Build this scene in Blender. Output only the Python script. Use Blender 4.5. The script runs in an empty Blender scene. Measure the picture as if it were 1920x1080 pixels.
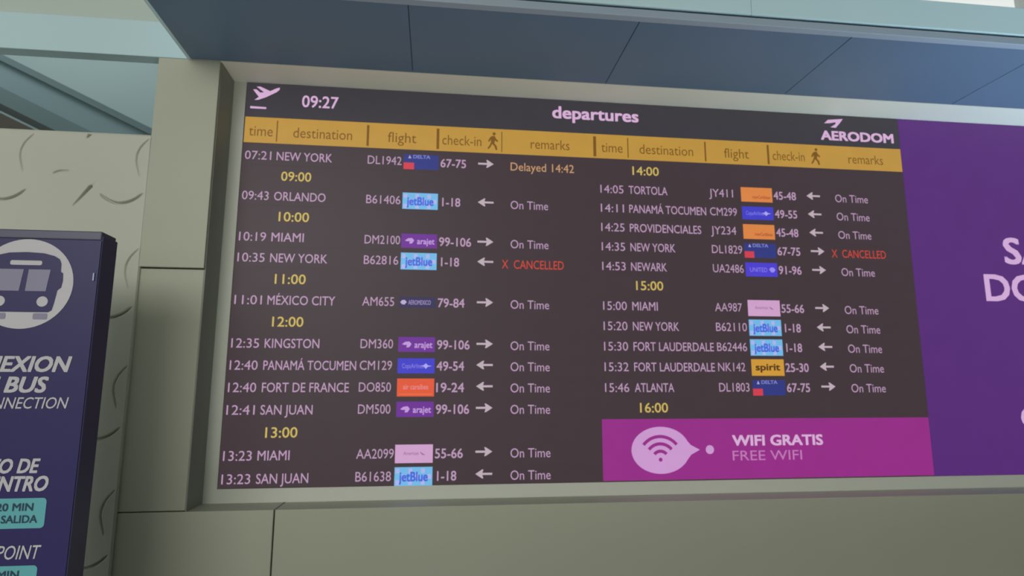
import bpy, bmesh, math
from mathutils import Vector, Matrix

sc = bpy.context.scene
COL = sc.collection

# ---------------------------------------------------------------- camera, world, lights, exposure
cam_data = bpy.data.cameras.new('camera')
cam_data.sensor_width = 36.0
cam_data.lens = 36.0 * 1170.0 / 1920.0
cam_data.clip_start = 0.05
cam_data.dof.use_dof = True          # the phone focused short of the board: everything is slightly soft
cam_data.dof.focus_distance = 1.6
cam_data.dof.aperture_fstop = 4.0
cam = bpy.data.objects.new('camera', cam_data)
COL.objects.link(cam)
right = Vector((0.9926966, -0.1206376, 0.0001974))
up = Vector((-0.0195561, -0.1593070, 0.9870354))
back = right.cross(up)
M = Matrix((right, up, back)).transposed().to_4x4()
M.translation = Vector((0.98025, -3.11382, 1.6))
cam.matrix_world = M
sc.camera = cam

world = bpy.data.worlds.new('overcast_sky')
sc.world = world
world.use_nodes = True
bg = world.node_tree.nodes['Background']
bg.inputs['Color'].default_value = (0.80, 0.83, 0.80, 1)
bg.inputs['Strength'].default_value = 1.05


def area_light(name, loc, target, size, size_y, power, col, spread=180):
    d = bpy.data.lights.new(name, 'AREA')
    d.shape = 'RECTANGLE'
    d.size = size
    d.size_y = size_y
    d.energy = power
    d.color = col
    d.spread = math.radians(spread)
    o = bpy.data.objects.new(name, d)
    o.location = loc
    o.rotation_euler = (Vector(target) - Vector(loc)).to_track_quat('-Z', 'Y').to_euler()
    COL.objects.link(o)
    return o


area_light('daylight_glass_front', (-2.2, -8.0, 4.3), (0.3, 0, 2.4), 5, 2.5, 215, (1.0, 0.99, 0.90))
area_light('rear_hall_daylight', (-2.5, 0.7, 5.6), (-2.3, 2.6, 3.6), 3.5, 0.8, 34, (0.92, 1.0, 0.98))
area_light('soffit_fill', (5.2, -1.6, 0.25), (4.6, -1.0, 3.1), 2.8, 1.0, 36, (0.62, 0.85, 1.0), 80)  # added fill without a fixture: lifts the soffit's blue end

area_light('reveal_fill_strip', (1.7, -1.5, 0.12), (1.7, -0.45, 3.1), 5.0, 0.5, 9.5, (1.0, 1.0, 0.93), 75)  # added fill from below, no lamp there: brightens recess top and soffit

sc.view_settings.view_transform = 'Standard'
sc.view_settings.look = 'None'
sc.view_settings.gamma = 1.0
sc.view_settings.exposure = 0.0
sc.view_settings.use_curve_mapping = False


# ---------------------------------------------------------------- materials
def lin(c):
    return tuple(((v / 255.0) / 12.92 if v / 255.0 <= 0.04045 else (((v / 255.0) + 0.055) / 1.055) ** 2.4) for v in c)


def paint(name, col, rough=0.55, noise=0.06, scale=3.0, bump=0.0, spec=0.3, coat=0.0, metal=0.0):
    m = bpy.data.materials.new(name)
    m.use_nodes = True
    nt = m.node_tree
    b = nt.nodes['Principled BSDF']
    b.inputs['Roughness'].default_value = rough
    b.inputs['Specular IOR Level'].default_value = spec
    b.inputs['Coat Weight'].default_value = coat
    b.inputs['Coat Roughness'].default_value = 0.12
    b.inputs['Metallic'].default_value = metal
    tc = nt.nodes.new('ShaderNodeTexCoord')
    nz = nt.nodes.new('ShaderNodeTexNoise')
    nz.inputs['Scale'].default_value = scale
    nz.inputs['Detail'].default_value = 5
    nt.links.new(tc.outputs['Object'], nz.inputs['Vector'])
    mx = nt.nodes.new('ShaderNodeMix')
    mx.data_type = 'RGBA'
    mx.inputs[6].default_value = (*[c * (1 - noise) for c in col], 1)
    mx.inputs[7].default_value = (*[min(1, c * (1 + noise)) for c in col], 1)
    nt.links.new(nz.outputs['Fac'], mx.inputs[0])
    nt.links.new(mx.outputs[2], b.inputs['Base Color'])
    if bump:
        bp = nt.nodes.new('ShaderNodeBump')
        bp.inputs['Strength'].default_value = bump
        bp.inputs['Distance'].default_value = 0.002
        nt.links.new(nz.outputs['Fac'], bp.inputs['Height'])
        nt.links.new(bp.outputs['Normal'], b.inputs['Normal'])
    return m


_led = {}


def led(srgb, gain=1.0):
    """lit LED pixels: a dark glossy face that gives off its own colour"""
    key = (tuple(srgb), gain)
    if key in _led:
        return _led[key]
    m = bpy.data.materials.new('led_%02x%02x%02x' % tuple(srgb))
    m.use_nodes = True
    nt = m.node_tree
    b = nt.nodes['Principled BSDF']
    b.inputs['Base Color'].default_value = (0.016, 0.015, 0.016, 1)
    b.inputs['Roughness'].default_value = 0.42
    b.inputs['Specular IOR Level'].default_value = 0.2
    tc = nt.nodes.new('ShaderNodeTexCoord')
    nz = nt.nodes.new('ShaderNodeTexNoise')
    nz.inputs['Scale'].default_value = 9.0
    nt.links.new(tc.outputs['Object'], nz.inputs['Vector'])
    mx = nt.nodes.new('ShaderNodeMix')
    mx.data_type = 'RGBA'
    c = lin(srgb)
    mx.inputs[6].default_value = (*[v * 0.94 for v in c], 1)
    mx.inputs[7].default_value = (*[min(1, v * 1.06) for v in c], 1)
    nt.links.new(nz.outputs['Fac'], mx.inputs[0])
    nt.links.new(mx.outputs[2], b.inputs['Emission Color'])
    b.inputs['Emission Strength'].default_value = gain
    _led[key] = m
    return m


WALL = paint('cream_wall_panel', (0.43, 0.435, 0.352), 0.5, 0.05, 1.6, 0.05)
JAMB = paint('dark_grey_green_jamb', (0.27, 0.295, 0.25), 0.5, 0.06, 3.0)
SURR = paint('pale_grey_surround', (0.70, 0.71, 0.64), 0.5, 0.04, 2.0)
RELIEF = paint('moulded_cream_relief', (0.52, 0.525, 0.45), 0.5, 0.04, 2.5)
SOFFIT = paint('slate_blue_soffit', (0.110, 0.175, 0.265), 0.42, 0.12, 1.2, 0.0, 0.4)
FASCIA = paint('pale_cyan_fascia', (0.50, 0.665, 0.725), 0.45, 0.05, 0.8)
TRIM = paint('grey_blue_edge_trim', (0.30, 0.36, 0.44), 0.4, 0.05, 2.0)
UPPER = paint('white_upper_wall', (0.50, 0.57, 0.53), 0.6, 0.03, 1.0)
FLOOR = paint('pale_terrazzo_floor', (0.25, 0.245, 0.22), 0.35, 0.12, 14.0)
REAR = paint('blue_grey_rear_wall', (0.30, 0.39, 0.40), 0.5, 0.06, 1.0)
BEAM = paint('blue_grey_beam', (0.30, 0.40, 0.45), 0.45, 0.06, 1.0)
BEAMD = paint('dark_slate_beam_edge', (0.20, 0.27, 0.295), 0.5, 0.06, 1.0)
BROWN = paint('grey_brown_rear_panel', (0.45, 0.37, 0.33), 0.6, 0.05, 1.0)
STEEL = paint('brushed_frame', (0.66, 0.68, 0.68), 0.4, 0.05, 6.0, 0, 0.4, 0, 0.2)
TOTEM = paint('violet_blue_print', (0.028, 0.021, 0.102), 0.38, 0.10, 2.0, 0, 0.25, 0.0)
TOTEMS = paint('dark_violet_case', (0.050, 0.048, 0.105), 0.4, 0.08, 2.0, 0, 0.3)
TSHEEN = paint('grey_violet_sheen', (0.085, 0.080, 0.14), 0.35, 0.05, 2.0)
TWHITE = paint('white_print', (0.48, 0.46, 0.50), 0.4, 0.03, 4.0, 0, 0.4)
TGREYV = paint('lilac_window_print', (0.22, 0.20, 0.30), 0.4, 0.05, 4.0, 0, 0.4)
TCYAN = paint('turquoise_print', (0.105, 0.36, 0.40), 0.4, 0.05, 4.0, 0, 0.4)
TINK = paint('navy_ink', (0.02, 0.05, 0.085), 0.45, 0.05, 4.0)
CHROME = paint('dull_metal_lock', (0.20, 0.19, 0.30), 0.4, 0.03, 9.0, 0, 0.5, 0, 0.7)

GLASS = bpy.data.materials.new('clear_window_glass')
GLASS.use_nodes = True
_b = GLASS.node_tree.nodes['Principled BSDF']
_b.inputs['Base Color'].default_value = (0.97, 0.98, 0.98, 1)
_b.inputs['Transmission Weight'].default_value = 1.0
_b.inputs['Roughness'].default_value = 0.0
_b.inputs['IOR'].default_value = 1.05


# ---------------------------------------------------------------- builders
def wloc(o):
    v = Vector(o.location)
    while o.parent:
        o = o.parent
        v += Vector(o.location)
    return v


def link(name, verts, faces, mat, parent=None, smooth=False, kind=None, midx=None):
    """one mesh object; verts are world points, the origin is put at the shape's middle"""
    lo = Vector([min(v[i] for v in verts) for i in range(3)])
    hi = Vector([max(v[i] for v in verts) for i in range(3)])
    c = (lo + hi) / 2
    me = bpy.data.meshes.new(name)
    me.from_pydata([tuple(Vector(v) - c) for v in verts], [], faces)
    for m in (mat if isinstance(mat, (list, tuple)) else [mat]):
        me.materials.append(m)
    if midx:
        for p, i in zip(me.polygons, midx):
            p.material_index = i
    if smooth:
        for p in me.polygons:
            p.use_smooth = True
    o = bpy.data.objects.new(name, me)
    COL.objects.link(o)
    if parent:
        o.parent = parent
        o.location = c - wloc(parent)
    else:
        o.location = c
    if kind:
        o['kind'] = kind
    return o


def boxdata(boxes, bevel=0.0):
    V, F = [], []
    for (x0, x1, y0, y1, z0, z1) in boxes:
        bm = bmesh.new()
        bmesh.ops.create_cube(bm, size=1)
        for v in bm.verts:
            v.co = Vector(((x0 + x1) / 2 + v.co.x * (x1 - x0), (y0 + y1) / 2 + v.co.y * (y1 - y0),
                           (z0 + z1) / 2 + v.co.z * (z1 - z0)))
        if bevel:
            bmesh.ops.bevel(bm, geom=list(bm.edges), offset=bevel, segments=2, affect='EDGES', profile=0.5)
        k = len(V)
        bm.verts.index_update()
        V += [tuple(v.co) for v in bm.verts]
        F += [tuple(k + v.index for v in f.verts) for f in bm.faces]
        bm.free()
    return V, F


def box(name, b, mat, parent=None, bevel=0.0, kind=None):
    V, F = boxdata(b if isinstance(b, list) else [b], bevel)
    return link(name, V, F, mat, parent, kind=kind)


def thing(name, label, cat, loc):
    o = bpy.data.objects.new(name, None)
    o.empty_display_size = 0.1
    COL.objects.link(o)
    o.location = loc
    o['label'] = label
    o['category'] = cat
    return o


# lettering: Blender's built-in font, turned into meshes
_cu = bpy.data.curves.new('lettering', 'FONT')
_cu.resolution_u = 3
_ob = bpy.data.objects.new('lettering', _cu)
COL.objects.link(_ob)


def glyphs(body, bold=0.0, shear=0.0, spacing=1.0):
    _cu.body = body
    _cu.offset = bold
    _cu.shear = shear
    _cu.space_character = spacing
    bpy.context.view_layer.update()
    dg = bpy.context.evaluated_depsgraph_get()
    me = bpy.data.meshes.new_from_object(_ob.evaluated_get(dg))
    V = [(v.co.x, v.co.y) for v in me.vertices]
    F = [tuple(p.vertices) for p in me.polygons]
    bpy.data.meshes.remove(me)
    return V, F


def text_data(body, x0, x1, zc, cap, y, bold=0.0, shear=0.0, spacing=1.0, lower=False):
    """letters between x0 and x1, capitals (or x-height letters) CAP tall about zc, in the plane Y=y"""
    V, F = glyphs(body, 0.0, shear, spacing)
    if bold:            # heavier strokes: the outline overprinted at small offsets
        n = len(V)
        off = [(-bold, -bold), (bold, bold), (bold, -bold), (-bold, bold)]
        F = [tuple(i + n * j for i in f) for j in range(4) for f in F]
        V = [(x + dx * 1.0, z + dz * 0.8) for dx, dz in off for x, z in V]
    a = min(v[0] for v in V)
    b = max(v[0] for v in V)
    sx = (x1 - x0) / (b - a)
    sz = cap / 0.685
    n = len(V) // 4 if bold else len(V)
    return [(x0 + (v[0] - a) * sx, y - 0.00015 * (i // n), zc - cap / 2 + v[1] * sz) for i, v in enumerate(V)], F


def text(name, body, x0, x1, zc, cap, y, mat, parent, **k):
    V, F = text_data(body, x0, x1, zc, cap, y, **k)
    return link(name, V, F, mat, parent)


def poly(name, pts, y, mat, parent):
    """a flat printed or lit outline in the plane Y=y (points run x, z)"""
    a = sum(pts[i][0] * pts[(i + 1) % len(pts)][1] - pts[(i + 1) % len(pts)][0] * pts[i][1] for i in range(len(pts)))
    if a < 0:
        pts = pts[::-1]
    return link(name, [(p[0], y, p[1]) for p in pts], [tuple(range(len(pts)))], mat, parent)


def rrect(x0, x1, z0, z1, r, n=5):
    P = []
    for cx, cz, a0 in ((x1 - r, z1 - r, 0), (x0 + r, z1 - r, 90), (x0 + r, z0 + r, 180), (x1 - r, z0 + r, 270)):
        for i in range(n + 1):
            a = math.radians(a0 + 90 * i / n)
            P.append((cx + r * math.cos(a), cz + r * math.sin(a)))
    return P


def circle(cx, cz, r, n=40):
    return [(cx + r * math.cos(2 * math.pi * i / n), cz + r * math.sin(2 * math.pi * i / n)) for i in range(n)]


def arc_band(cx, cz, r0, r1, a0, a1, n=14):
    A = [math.radians(a0 + (a1 - a0) * i / n) for i in range(n + 1)]
    return [(cx + r1 * math.cos(a), cz + r1 * math.sin(a)) for a in A] + \
           [(cx + r0 * math.cos(a), cz + r0 * math.sin(a)) for a in reversed(A)]


# ---------------------------------------------------------------- the setting
TOPZ = 3.147           # underside of the bulkhead = top of the recess
SILL = 1.085
WX0 = -0.345           # where the wall panelling ends on the left
OX0, OX1 = -0.068, 5.68  # the recess that holds the screens
RX = 9.0

box('floor', (-14, 12, -14, 8, -0.15, 0.0), FLOOR, kind='structure')
box('roof', (-14, 12, -12, 0.3, 6.2, 6.4), UPPER, kind='structure')
box('wall_right', (RX, RX + 0.2, -12, 0.3, 0, 6.2), WALL, kind='structure')
box('light_block_wall', (2.5, RX, -12.2, -12, 0, 6.2), WALL, kind='structure')  # unseen wall, added to hold back daylight from the front

wall = box('wall_back', [(WX0, RX, 0.055, 0.25, 0, TOPZ)], WALL, kind='structure')
FY, LY = -0.20, -0.188   # face of the upper panel, face of the lower panels
box('wall_panel', (WX0, OX0, FY, 0.055, 2.142, TOPZ), WALL, wall, 0.0015)
box('wall_panel', (WX0, OX0, LY, 0.055, SILL + 0.004, 2.136), WALL, wall, 0.004)
xs = [WX0, 0.299, 5.2, RX]
for i in range(3):
    box('wall_panel', (xs[i] + (0.003 if i else 0), xs[i + 1] - 0.003, LY, 0.055, 0.012, SILL), WALL, wall, 0.003)
box('wall_panel', (OX1, RX, LY, 0.055, SILL + 0.004, TOPZ), WALL, wall, 0.004)
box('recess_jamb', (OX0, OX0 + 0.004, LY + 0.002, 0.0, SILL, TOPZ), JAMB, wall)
# strips of the recess that show beside and under the screens
box('recess_surround', [(OX0, -0.004, 0.0, 0.055, SILL, TOPZ), (-0.004, OX1, 0.0, 0.055, SILL, 1.148),
                        (5.605, OX1, 0.0, 0.055, 1.148, TOPZ)], SURR, wall)

# dropped bulkhead over the screens; it steps back to the wall plane beyond its open end
BX0, BY0, BZ1 = -0.212, -0.80, 3.325
ceil = box('ceiling', [(BX0 + 0.004, RX, BY0 + 0.03, FY, TOPZ + 0.012, BZ1), (-6.0, RX, FY + 0.02, -0.14, TOPZ + 0.012, BZ1)],
           SOFFIT, kind='structure')
sx = [BX0, 0.84, 1.815, 2.79, 3.765, 4.74, 5.715, 6.69, 7.665, RX]
for i in range(9):
    box('soffit_panel', (sx[i] + (0.0012 if i else 0.012), sx[i + 1] - 0.0012, BY0 + 0.045, FY - 0.002, TOPZ, TOPZ + 0.02), SOFFIT, ceil, 0.003)
box('reveal_panel', (OX0 - 0.28, RX, FY, 0.055, TOPZ, TOPZ + 0.014), SURR, ceil)
fx = [BX0, 2.3, 4.8, 7.3, RX]
for i in range(4):
    box('fascia_panel', (fx[i], fx[i + 1] - 0.002, BY0, BY0 + 0.02, 3.190, BZ1), FASCIA, ceil, 0.002)
box('edge_trim', (BX0, RX, BY0 + 0.006, BY0 + 0.045, TOPZ - 0.002, 3.180), TRIM, ceil, 0.003)
box('end_panel', (BX0 - 0.004, BX0 + 0.012, BY0, FY, TOPZ, BZ1), FASCIA, ceil)
box('fascia_panel', (-6.0, BX0 - 0.006, FY - 0.004, -0.135, TOPZ, BZ1 + 0.002), FASCIA, ceil, 0.002)

# upper wall with a clerestory window in it
WA, WB, WZ0, WZ1 = 2.4, 8.2, 3.45, 5.3
box('wall_upper', [(-6.0, WA, -0.16, 0.02, BZ1, 6.2), (WB, RX, -0.16, 0.02, BZ1, 6.2),
                   (WA, WB, -0.16, 0.02, BZ1, WZ0), (WA, WB, -0.16, 0.02, WZ1, 6.2)], UPPER, kind='structure')
win = box('window_1', [(WA, WB, -0.14, 0.0, WZ0, WZ0 + 0.05), (WA, WB, -0.14, 0.0, WZ1 - 0.05, WZ1),
                       (WA, WA + 0.05, -0.14, 0.0, WZ0, WZ1), (WB - 0.05, WB, -0.14, 0.0, WZ0, WZ1)], STEEL, kind='structure')
mull = [WA + 0.05, 4.46, 5.7, 7.0, WB - 0.05]
for i in range(1, 4):
    box('mullion', (mull[i] - 0.022, mull[i] + 0.022, -0.12, -0.03, WZ0 + 0.05, WZ1 - 0.05), STEEL, win, 0.004)
for i in range(4):
    box('pane', (mull[i] + 0.02, mull[i + 1] - 0.02, -0.075, -0.069, WZ0 + 0.05, WZ1 - 0.05), GLASS, win)

# moulded relief partition: tiles pressed with crescent grooves that repeat every 49 x 52 cm
PW, PH, PTOP = 0.49, 0.52, 2.752
GROOVES = [  # world points beside the wall's end, depth, half width
    ([(-.535, 2.468), (-.519, 2.455), (-.483, 2.434), (-.442, 2.428), (-.394, 2.445), (-.358, 2.478)], 0.020, 0.0061),
    ([(-.351, 2.742), (-.389, 2.696), (-.401, 2.642), (-.377, 2.561)], 0.011, 0.0050),
    ([(-.646, 2.408), (-.609, 2.461), (-.577, 2.506)], 0.024, 0.0068),
    ([(-.742, 2.558), (-.715, 2.572), (-.677, 2.571)], 0.007, 0.0047),
    ([(-.618, 2.733), (-.601, 2.757), (-.594, 2.770)], 0.014, 0.0050)]



def rounded(P):          # corner cutting: turns the measured points into a smooth run
    for _ in range(2):
        Q = [P[0]]
        for a, b in zip(P, P[1:]):
            Q += [(a[0] * .75 + b[0] * .25, a[1] * .75 + b[1] * .25), (a[0] * .25 + b[0] * .75, a[1] * .25 + b[1] * .75)]
        P = Q + [P[-1]]
    return P


GROOVES = [(rounded(p), d, w) for p, d, w in GROOVES]


def seg_dist(px, pz, pts):
    best = (9.0, 0.0, 0.0)
    n = len(pts) - 1
    for i in range(n):
        ax, az = pts[i]
        bx, bz = pts[i + 1]
        dx, dz = bx - ax, bz - az
        L2 = dx * dx + dz * dz
        t = max(0.0, min(1.0, ((px - ax) * dx + (pz - az) * dz) / L2))
        ex, ez = px - ax - t * dx, pz - az - t * dz
        d = math.hypot(ex, ez)
        if d < best[0]:
            side = 1.0 if dx * ez - dz * ex > 0 else -1.0
            best = (d, (i + t) / n, side)
    return best


def relief(x, z):
    h = 0.0
    for pts, dep, hw in GROOVES:
        for ox in (-PW, 0, PW):
            for oz in (-PH, 0, PH):
                q = [(a + ox, b + oz) for a, b in pts]
                if min(abs(x - a) for a, b in q) > 0.16 or min(abs(z - b) for a, b in q) > 0.16:
                    continue
                d, t, side = seg_dist(x, z, q)
                taper = math.sin(math.pi * min(0.97, max(0.03, t))) ** 0.6
                if dep > 0.023:      # the short slash: blunt above, running out below
                    taper = min(1.0, 1.15 * t) * (1.0 if t < 0.95 else 0.6)
                w = hw * (0.45 + 0.55 * taper)
                if d < w:
                    h -= dep * taper * (1 - (d / w) ** 2)
                elif side > 0 and d < 0.07:
                    h += 0.004 * taper * (1 - (d - w) / 0.07) * (1 - (d - w) / 0.07)
    return h


wl = box('wall_left', [(WX0 - 4 * PW, WX0 - 0.004, -0.165, 0.0, 0, PTOP - 0.004)], RELIEF, kind='structure')
NX, NZ = 180, 190
tx1, tz1 = WX0, PTOP
tv, tf = [], []
for j in range(NZ + 1):
    for i in range(NX + 1):
        x = tx1 - PW + PW * i / NX
        z = tz1 - PH + PH * j / NZ
        ex = 0.0
        tv.append((x, FY - relief(x, z), z))
for j in range(NZ):
    for i in range(NX):
        a = j * (NX + 1) + i
        tf.append((a, a + 1, a + NX + 2, a + NX + 1))
first = link('relief_panel', tv, tf, RELIEF, wl, smooth=True)
# the joints close to the wall's end and top: a rounded edge strip finishes the tiles
base_loc = Vector(first.location)
for r in range(6):
    for c in range(4):
        if r == 0 and c == 0:
            continue
        t = first.copy()
        COL.objects.link(t)
        t.parent = wl
        t.location = base_loc + Vector((-PW * c, 0, -PH * r))


def rounded_edge(name, along, y0, y1, pos, rad, a, b, mat, parent):
    """quarter-round finishing strip: along 'z' it turns the right end, along 'x' the top"""
    prof = [(pos - rad, y0)] + [(pos - rad + rad * math.sin(math.radians(t)), y0 + rad - rad * math.cos(math.radians(t)))
                                for t in range(10, 91, 16)] + [(pos, y1), (pos - rad, y1)]
    n = len(prof)
    V = [(p[0], p[1], a) if along == 'z' else (a, p[1], p[0]) for p in prof]
    V += [(p[0], p[1], b) if along == 'z' else (b, p[1], p[0]) for p in prof]
    F = [(i, (i + 1) % n, n + (i + 1) % n, n + i) for i in range(n)] + [tuple(range(n))[::-1], tuple(range(n, 2 * n))]
    return link(name, V, F, mat, parent)


rounded_edge('end_strip', 'z', FY, -0.165, WX0 + 0.006, 0.010, 0.0, 2.19, RELIEF, wl)
rounded_edge('top_strip', 'x', FY, 0.0, PTOP + 0.012, 0.014, WX0 - 4 * PW, WX0 - 0.001, RELIEF, wl)

# what shows above the partition: rear hall wall, a sloping beam and a brown panel
box('wall_rear', [(-8.0, 1.5, 2.6, 2.8, 0, 6.2)], REAR, kind='structure')


def prism(name, quad, y0, y1, mat, parent=None, kind=None):
    n = len(quad)
    V = [(q[0], y0, q[1]) for q in quad] + [(q[0], y1, q[1]) for q in quad]
    F = [tuple(range(n)), tuple(range(2 * n - 1, n - 1, -1))] + [(i, n + i, n + (i + 1) % n, (i + 1) % n) for i in range(n)]
    return link(name, V, F, mat, parent, kind=kind)


def slope(x, off):      # the beam's run in the plane Y=1.5
    return 4.007 - (x + 2.202) * 0.479 + off


beam = prism('trim_1', [(-4.0, slope(-4.0, -0.05)), (-0.6, slope(-0.6, -0.05)), (-0.6, slope(-0.6, -0.24)), (-4.0, slope(-4.0, -0.24))],
             1.52, 2.0, BEAM, kind='structure')
prism('edge_rail', [(-4.0, slope(-4.0, 0.0)), (-0.6, slope(-0.6, 0.0)), (-0.6, slope(-0.6, -0.05)), (-4.0, slope(-4.0, -0.05))],
      1.50, 2.02, BEAMD, beam)
prism('edge_rail', [(-4.0, slope(-4.0, -0.24)), (-0.6, slope(-0.6, -0.24)), (-0.6, slope(-0.6, -0.36)), (-4.0, slope(-4.0, -0.36))],
      1.51, 2.02, BEAMD, beam)
prism('trim_2', [(-4.5, 2.4), (-1.9, 2.4), (-1.9, 3.38), (-2.16, 3.62), (-3.6, 4.3), (-4.5, 4.3)], 2.1, 2.3, BROWN, kind='structure')

# ---------------------------------------------------------------- departure board
BT = 3.152
board = thing('departure_board', 'wide black LED flight board listing departures under a yellow heading bar', 'screen', (1.80, 0.03, 1.152))
BLACK = led((62, 50, 55))
BLACK2 = led((56, 54, 60))
LETTER = led((182, 148, 180))
BRIGHT = led((212, 172, 210))
HOUR = led((200, 176, 92))
AMBER = led((196, 150, 108))
RED = led((205, 66, 52))
YELLOW = led((184, 142, 60))
YINK = led((118, 80, 22))
MAGENTA = led((146, 42, 132))
BUBBLE = led((200, 150, 204))
PURPLE = led((84, 40, 116))
ADTEXT = led((206, 168, 212))
ARROW = led((188, 170, 180))

Y0 = -0.001
box('screen_panel', (0.0, 3.604, 0.0, 0.054, 1.152, TOPZ - 0.003), BLACK, board)


def zz(d):
    return BT - d


def strip(name, x0, x1, d0, d1, mat, parent, y=Y0):
    return link(name, [(x0, y, zz(d1)), (x1, y, zz(d1)), (x1, y, zz(d0)), (x0, y, zz(d0))], [(0, 1, 2, 3)], mat, parent)


Y1, Y2 = -0.0018, -0.0026
hdr = strip('header_bar', 0.002, 3.602, 0.008, 0.190, BLACK2, board)
text('clock_text', '09:27', 0.274, 0.456, zz(0.093), 0.062, Y1, BRIGHT, hdr, bold=0.012)
text('title_text', 'departures', 1.576, 2.055, zz(0.078), 0.066, Y1, BRIGHT, hdr, bold=0.025)
text('operator_text', 'AERODOM', 3.118, 3.566, zz(0.130), 0.052, Y1, BRIGHT, hdr, bold=0.035)
# operator's mark: a small swept bird
poly('operator_mark', [(3.145, zz(.058)), (3.170, zz(.036)), (3.262, zz(.026)), (3.242, zz(.052)), (3.214, zz(.082)), (3.182, zz(.080)),
                       (3.214, zz(.060)), (3.216, zz(.048)), (3.180, zz(.056))], Y1, BRIGHT, hdr)
# take-off symbol: fuselage, wing, tail, runway
PL = [(0.030, .042), (0.046, .040), (0.066, .057), (0.084, .054), (0.046, .026), (0.064, .024), (0.114, .046), (0.142, .030), (0.160, .024),
      (0.160, .036), (0.146, .050), (0.096, .080), (0.060, .096), (0.040, .098), (0.060, .080)]
poly('takeoff_symbol', [(a, zz(d + .002)) for a, d in PL], Y1, BRIGHT, hdr)
poly('runway_line', [(0.022, zz(.134)), (0.100, zz(.136)), (0.100, zz(.146)), (0.022, zz(.146))], Y1, BRIGHT, hdr)

bar = strip('heading_bar', 0.002, 3.602, 0.191, 0.327, YELLOW, board)
for x, w in ((0.160, .006), (0.611, .012), (0.969, .014), (1.304, .005), (1.806, .016), (1.990, .006), (2.428, .009), (2.794, .012)):
    strip('separator', x - w / 2, x + w / 2, 0.205, 0.318, YINK, bar, Y1)
for body, x0, x1 in (('time', .024, .140), ('destination', .240, .532), ('flight', .712, .858), ('check-in', .992, 1.196), ('remarks', 1.458, 1.668),
                     ('time', 1.842, 1.960), ('destination', 2.054, 2.358), ('flight', 2.536, 2.680), ('check-in', 2.820, 3.010), ('remarks', 3.274, 3.486)):
    text('heading_text', body, x0, x1, zz(.264), 0.054, Y1, YINK, bar)
MAN = [(-.008, .030), (.006, .032), (.016, .014), (.026, .006), (.022, -.002), (.008, .006), (.006, -.010), (.018, -.024), (.022, -.046),
       (.012, -.046), (.006, -.026), (-.006, -.014), (-.014, -.030), (-.026, -.044), (-.030, -.036), (-.020, -.022), (-.012, -.002), (-.014, .010),
       (-.022, -.004), (-.028, .002), (-.018, .022)]
for cx in (1.259, 3.078):
    V = [(cx + a, Y1, zz(.262) + b) for a, b in MAN] + [(cx + .004 + .009 * math.cos(i * .785), Y1, zz(.262) + .043 + .009 * math.sin(i * .785)) for i in range(8)]
    n = len(MAN)
    link('walking_symbol', V, [tuple(range(n))[::-1], tuple(range(n, n + 8))], YINK, bar)


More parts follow.
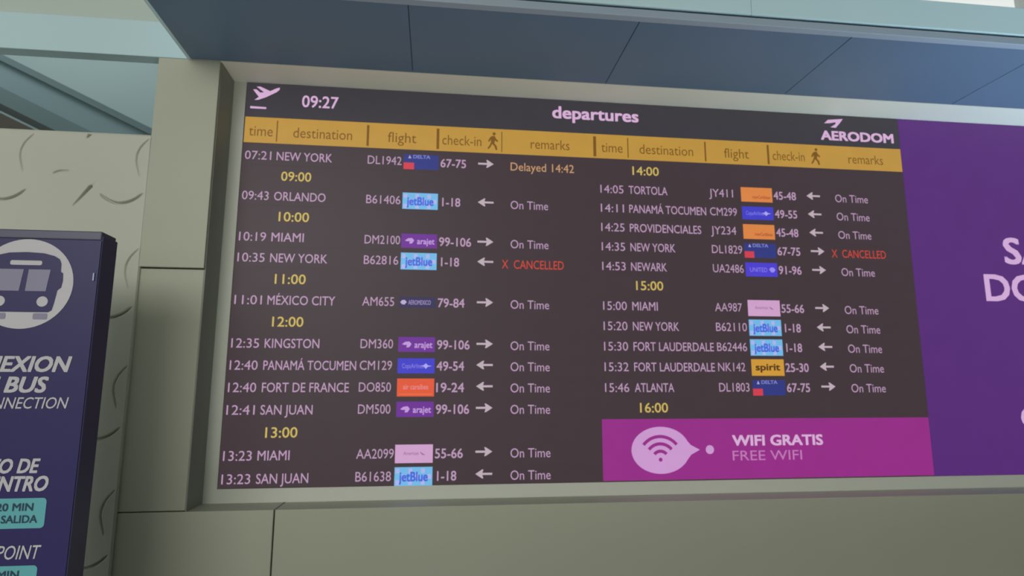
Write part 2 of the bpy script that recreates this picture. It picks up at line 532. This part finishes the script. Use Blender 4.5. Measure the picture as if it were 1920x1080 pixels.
# airline tiles: one mesh each, tile and marks in their own colours
def logo(kind, x0, x1, zc, parent):
    V, F, MI, mats = [], [], [], []

    def mat(m):
        if m not in mats:
            mats.append(m)
        return mats.index(m)

    def put(v, f, m):
        k = len(V)
        V.extend(v)
        F.extend(tuple(k + i for i in q) for q in f)
        MI.extend([mat(m)] * len(f))

    def rect(a0, a1, b0, b1, m, y=Y1):
        xa, xb = x0 + (x1 - x0) * a0, x0 + (x1 - x0) * a1
        za, zb = zc + 0.043 * b0, zc + 0.043 * b1
        put([(xa, y, za), (xb, y, za), (xb, y, zb), (xa, y, zb)], [(0, 1, 2, 3)], m)

    def outline(P, m, y=Y2):
        P = [(x0 + (x1 - x0) * a, zc + 0.043 * b) for a, b in P]
        s = sum(P[i][0] * P[i - 1][1] - P[i - 1][0] * P[i][1] for i in range(len(P)))
        if s > 0:
            P = P[::-1]
        put([(p[0], y, p[1]) for p in P], [tuple(range(len(P)))], m)

    def word(t, a0, a1, b, cap, m, **k):
        v, f = text_data(t, x0 + (x1 - x0) * a0, x0 + (x1 - x0) * a1, zc + 0.043 * b, cap, Y2, **k)
        put(v, f, m)

    W = led((190, 150, 215))
    if kind == 'sky':          # light blue tile, mosaic of paler squares, blue word
        rect(0, 1, -1, 1, led((112, 182, 228)))
        for i in range(6):
            for j in range(3):
                if (i + j) % 2 == 0:
                    rect(i / 6 + .03, i / 6 + .13, -.9 + j * .62, -.4 + j * .62, led((172, 178, 230)), -0.0022)
        word('jetBlue', .12, .88, -.02, .042, led((74, 96, 214)), bold=.03)
    elif kind == 'violet':
        rect(0, 1, -.85, .85, led((106, 44, 146)))
        outline([(.10, .02), (.19, .30), (.30, .34), (.36, .05), (.30, -.32), (.22, -.34), (.24, -.05), (.16, -.06)], W)
        word('arajet', .44, .93, -.02, .030, W, bold=.02)
    elif kind == 'blue':
        rect(0, 1, -.85, .85, led((64, 60, 196)))
        word('CopaAirlines', .12, .70, .0, .022, led((130, 128, 226)))
        outline([(.76, .30), (.82, .06), (.93, .0), (.82, -.10), (.76, -.34), (.71, -.08), (.62, .0), (.71, .10)], led((170, 165, 236)))
    elif kind == 'indigo':
        rect(0, 1, -.88, .88, led((74, 60, 204)))
        word('UNITED', .14, .68, -.02, .024, led((140, 128, 232)))
        outline([(.74, .05), (.80, .30), (.88, .30), (.94, .0), (.88, -.32), (.80, -.32)], led((150, 138, 236)))
    elif kind == 'orange':
        rect(0, 1, -.95, .95, led((216, 130, 66)))
        word('interCaribbean', .36, .93, -.30, .018, led((172, 84, 52)), bold=.02)
    elif kind == 'vermilion':
        rect(0, 1, -1, 1, led((222, 86, 52)))
        word('air caraibes', .16, .84, .08, .024, led((224, 130, 128)), bold=.02)
        rect(.05, .95, -.80, -.70, led((230, 112, 66)), Y2)
    elif kind == 'pink':
        rect(0, 1, -1, 1, led((204, 158, 200)))
        word('American', .22, .62, .06, .016, led((140, 88, 140)))
        outline([(.66, .22), (.74, .0), (.80, -.12), (.74, -.16), (.68, .02)], led((150, 96, 146)))
    elif kind == 'navy':       # dark blue tile, white word, red block in its corner
        rect(0, 1, -.92, .92, led((46, 54, 126)))
        outline([(.13, .42), (.17, .84), (.22, .42)], led((176, 160, 214)))
        word('DELTA', .27, .76, .66, .018, led((120, 124, 196)), bold=.03)
        rect(0, .30, -.95, -.12, led((204, 60, 76)), Y2)
    elif kind == 'night':
        rect(0, 1, -.62, .62, led((50, 44, 84)))
        outline([(.02, .0), (.07, .24), (.14, .28), (.20, .02), (.14, -.26), (.07, -.24)], led((186, 170, 206)))
        word('AEROMEXICO', .24, .86, .0, .022, led((148, 132, 180)), bold=.02)
    elif kind == 'gold':
        rect(0, 1, -1, 1, led((204, 150, 54)))
        word('spirit', .12, .88, .06, .034, led((84, 52, 24)), bold=.03)
    return link('airline_tile', V, F, mats, parent, midx=MI)


def arrow(x0, x1, zc, to_right, parent):
    h = 0.005
    P = [(0, h), (.58, h), (.52, .021), (.60, .021), (1, 0), (.60, -.021), (.52, -.021), (.58, -h), (0, -h)]
    if not to_right:
        P = [(1 - a, b) for a, b in P]
    poly('arrow_symbol', [(x0 + (x1 - x0) * a, zc + b) for a, b in P], Y1, ARROW, parent)


R0, RP = 0.393, 0.1045
CAP = 0.044


def flight_row(side, k, time, dest, dx1, num, nx1, tile, desks, cx1, to_right, status, col=None):
    d = R0 + RP * k
    z = zz(d)
    if side == 0:
        X = dict(a=.006, b=1.798, t=(.013, .140), d=.166, n=.615, l=(.796, .975), c=.985, ar=(1.180, 1.262), s=(1.351, 1.549), sx=1.306)
    else:
        X = dict(a=1.812, b=3.598, t=(1.832, 1.958), d=1.987, n=2.437, l=(2.620, 2.801), c=2.809, ar=(3.003, 3.083), s=(3.173, 3.370), sx=3.125)
    row = strip('flight_row', X['a'], X['b'], d - RP * .47, min(d + RP * .47, 1.998), BLACK, board)
    text('time_text', time, *X['t'], z, CAP, Y1, LETTER, row)
    text('destination_text', dest, X['d'], dx1, z, CAP, Y1, LETTER, row, bold=.004)
    text('flight_number', num, X['n'], nx1, z + .002, CAP, Y1, LETTER, row)
    logo(tile, *X['l'], z, row)
    text('desk_numbers', desks, X['c'] + (.012 if desks[:2] == '1-' else 0), cx1, z, CAP, Y1, LETTER, row, bold=.012)
    arrow(*X['ar'], z + .006, to_right, row)
    if status == 'On Time':
        text('status_text', status, *X['s'], z - .002, CAP, Y1, LETTER, row)
    elif status.startswith('X'):
        text('status_text', status, X['sx'], X['sx'] + .322, z - .004, CAP, Y1, RED, row)
    else:
        text('status_text', status, X['s'][0], 1.690, z - .002, CAP, Y1, AMBER, row)


for k, t in ((1, '09:00'), (3, '10:00'), (6, '11:00'), (8, '12:00'), (13, '13:00')):
    text('hour_text', t, .194, .340, zz(R0 + RP * k), .047, Y1, HOUR, board, bold=.008)
for k, t in ((0, '14:00'), (6, '15:00'), (12, '16:00')):
    text('hour_text', t, 2.011, 2.158, zz(R0 - .004 + RP * k), .047, Y1, HOUR, board, bold=.008)

for a in ((0, '07:21', 'NEW YORK', .438, 'DL1942', .786, 'navy', '67-75', 1.117, 1, 'Delayed 14:42'),
          (2, '09:43', 'ORLANDO', .415, 'B61406', .786, 'sky', '1-18', 1.090, 0, 'On Time'),
          (4, '10:19', 'MIAMI', .320, 'DM2100', .790, 'violet', '99-106', 1.148, 1, 'On Time'),
          (5, '10:35', 'NEW YORK', .438, 'B62816', .784, 'sky', '1-18', 1.088, 0, 'X  CANCELLED'),
          (7, '11:01', 'MÉXICO CITY', .485, 'AM655', .770, 'night', '79-84', 1.118, 1, 'On Time'),
          (9, '12:35', 'KINGSTON', .420, 'DM360', .771, 'violet', '99-106', 1.146, 1, 'On Time'),
          (10, '12:40', 'PANAMÁ TOCUMEN', .598, 'CM129', .769, 'blue', '49-54', 1.120, 0, 'On Time'),
          (11, '12:40', 'FORT DE FRANCE', .568, 'DO850', .767, 'vermilion', '19-24', 1.121, 0, 'On Time'),
          (12, '12:41', 'SAN JUAN', .404, 'DM500', .768, 'violet', '99-106', 1.147, 1, 'On Time'),
          (14, '13:23', 'MIAMI', .310, 'AA2099', .790, 'pink', '55-66', 1.119, 1, 'On Time'),
          (15, '13:23', 'SAN JUAN', .400, 'B61638', .780, 'sky', '1-18', 1.089, 0, 'On Time')):
    flight_row(0, *a)
for a in ((1, '14:05', 'TORTOLA', 2.202, 'JY411', 2.574, 'orange', '45-48', 2.940, 0, 'On Time'),
          (2, '14:11', 'PANAMÁ TOCUMEN', 2.415, 'CM299', 2.590, 'blue', '49-55', 2.939, 0, 'On Time'),
          (3, '14:25', 'PROVIDENCIALES', 2.382, 'JY234', 2.580, 'orange', '45-48', 2.938, 0, 'On Time'),
          (4, '14:35', 'NEW YORK', 2.233, 'DL1829', 2.608, 'navy', '67-75', 2.941, 1, 'X  CANCELLED'),
          (5, '14:53', 'NEWARK', 2.182, 'UA2486', 2.610, 'indigo', '91-96', 2.940, 1, 'On Time'),
          (7, '15:00', 'MIAMI', 2.124, 'AA987', 2.587, 'pink', '55-66', 2.938, 1, 'On Time'),
          (8, '15:20', 'NEW YORK', 2.235, 'B62110', 2.608, 'sky', '1-18', 2.911, 0, 'On Time'),
          (9, '15:30', 'FORT LAUDERDALE', 2.419, 'B62446', 2.602, 'sky', '1-18', 2.910, 0, 'On Time'),
          (10, '15:32', 'FORT LAUDERDALE', 2.419, 'NK142', 2.586, 'gold', '25-30', 2.939, 0, 'On Time'),
          (11, '15:46', 'ATLANTA', 2.195, 'DL1803', 2.602, 'navy', '67-75', 2.938, 1, 'On Time')):
    flight_row(1, *a)

ban = strip('wifi_banner', 1.812, 3.602, 1.699, 1.998, MAGENTA, board)
BC = (2.112, zz(1.853))
bub = [(BC[0] + .152 * math.cos(math.radians(a)), BC[1] + .115 * math.sin(math.radians(a))) for a in range(22, 339, 6)]
bub += [(BC[0] + .158, BC[1] - .024), (BC[0] + .205, BC[1]), (BC[0] + .158, BC[1] + .024)]
poly('speech_bubble', bub, Y1, BUBBLE, ban)
for r in (.042, .078, .114):
    poly('signal_arc', arc_band(BC[0] - .003, zz(1.899), r - .009, r + .007, 40, 140), Y2, MAGENTA, ban)
poly('signal_dot', circle(BC[0] - .003, zz(1.899), .010, 16), Y2, MAGENTA, ban)
poly('trailing_dot', circle(2.370, zz(1.853), .022, 24), Y1, BUBBLE, ban)
text('banner_text', 'WIFI GRATIS', 2.492, 2.988, zz(1.809), .050, Y1, BRIGHT, ban, bold=.03)
text('banner_text', 'FREE WIFI', 2.490, 2.866, zz(1.884), .048, Y1, led((190, 120, 180)), ban)

# ---------------------------------------------------------------- advertising screen beside it
adv = thing('advertising_screen', 'plain purple LED screen with large lilac capitals joined to the flight board', 'screen', (4.60, 0.03, 1.152))
box('screen_panel', (3.606, 5.603, 0.0, 0.054, 1.152, TOPZ - 0.003), PURPLE, adv)
text('slogan_text', 'SANTO', 4.180, 5.02, zz(.771), .146, Y0, ADTEXT, adv, bold=.022)
text('slogan_text', 'DOMINGO', 4.034, 5.166, zz(.986), .146, Y0, ADTEXT, adv, bold=.022)
text('slogan_text', 'C', 4.156, 4.262, zz(1.702), .104, Y0, ADTEXT, adv, bold=.022)

# ---------------------------------------------------------------- bus stop totem in front of the partition
KX0, KX1, KY, KT = -0.705, -0.199, -0.80, 2.153
KC = (KX0 + KX1) / 2
tot = thing('bus_totem', 'tall violet lightbox totem with a white bus emblem before the moulded wall', 'sign', (KC, KY + 0.05, 0))
box('case', (KX0, KX1, KY + 0.004, KY + 0.105, 0.05, KT - 0.014), TOTEMS, tot, 0.003)
box('base_plate', (KX0 - 0.06, KX1 + 0.06, KY - 0.08, KY + 0.19, 0.0, 0.05), STEEL, tot, 0.006)
face = box('printed_face', (KX0 + 0.004, KX1 - 0.004, KY, KY + 0.004, 0.10, KT - 0.034), TOTEM, tot)
box('sheen_cap', (KX0, KX1 - 0.004, KY - 0.001, KY + 0.10, KT - 0.032, KT), TSHEEN, tot, 0.004)  # paler colour stands for the reflection along the totem's top bevel
box('lock', (KX1 - 0.019, KX1 - 0.013, KY - 0.004, KY + 0.004, 1.975, 2.003), CHROME, tot, 0.001)
P1, P2, P3 = KY - 0.0012, KY - 0.0020, KY - 0.0028
EX, EZ = -0.452, 1.955
poly('bus_emblem', circle(EX + .016, EZ + .006, .157, 56), P1, TWHITE, face)
BCX = EX + .013
half = [(.090, -.093), (.101, -.086), (.106, -.060), (.112, -.016), (.123, -.006), (.126, .018), (.124, .044), (.116, .050), (.115, .078),
        (.108, .094), (.090, .105), (.055, .114), (.0, .117)]
poly('bus_shape', [(BCX + a, EZ + b) for a, b in half] + [(BCX - a, EZ + b) for a, b in half[-2::-1]], P2, TOTEM, face)
poly('bus_window', [(EX - .092, EZ - .020), (EX + .002, EZ - .020), (EX + .010, EZ + .056), (EX - .086, EZ + .056)], P3, TGREYV, face)
poly('bus_window', [(EX + .022, EZ - .020), (EX + .088, EZ - .020), (EX + .096, EZ + .056), (EX + .026, EZ + .056)], P3, TGREYV, face)
poly('bus_display', rrect(EX - .036, EX + .066, EZ + .071, EZ + .087, .006), P3, TWHITE, face)
poly('bus_headlight', circle(EX + .081, EZ - .056, .018, 18), P3, TWHITE, face)
poly('bus_headlight', circle(EX - .055, EZ - .056, .018, 18), P3, TWHITE, face)
for x in (EX + .056, EX - .076):
    poly('bus_wheel', rrect(x, x + .046, EZ - .118, EZ - .097, .005), P2, TGREYV, face)
TC = -0.447


def sign_line(body, half, z, cap, mat=None, bold=0.03, shear=0.22, c=TC):
    text('sign_text', body, c - half, c + half, z, cap, P1, mat or TWHITE, face, bold=bold, shear=shear)


sign_line('CONEXION', .192, 1.685, .050)
sign_line('DE BUS', .126, 1.616, .050)
sign_line('BUS CONNECTION', .196, 1.555, .037, bold=.004)
sign_line('PUNTO DE', .130, 1.350, .044)
sign_line('ENCUENTRO', .162, 1.293, .046)
bx = rrect(-.615, -.284, 1.152, 1.247, .012)
poly('time_box', bx, P1, TCYAN, face)
text('box_text', '20 MIN', -.434, -.322, 1.219, .023, P2, TINK, face, bold=.02)
text('box_text', 'LA SALIDA', -.462, -.306, 1.181, .023, P2, TINK, face, bold=.02)
sign_line('MEETING POINT', .163, 1.078, .042, bold=.004)
poly('time_box', rrect(-.615, -.289, .942, 1.037, .012), P1, TCYAN, face)
text('box_text', '20 MIN', -.456, -.342, 1.010, .023, P2, TINK, face, bold=.02)

bpy.data.objects.remove(_ob)
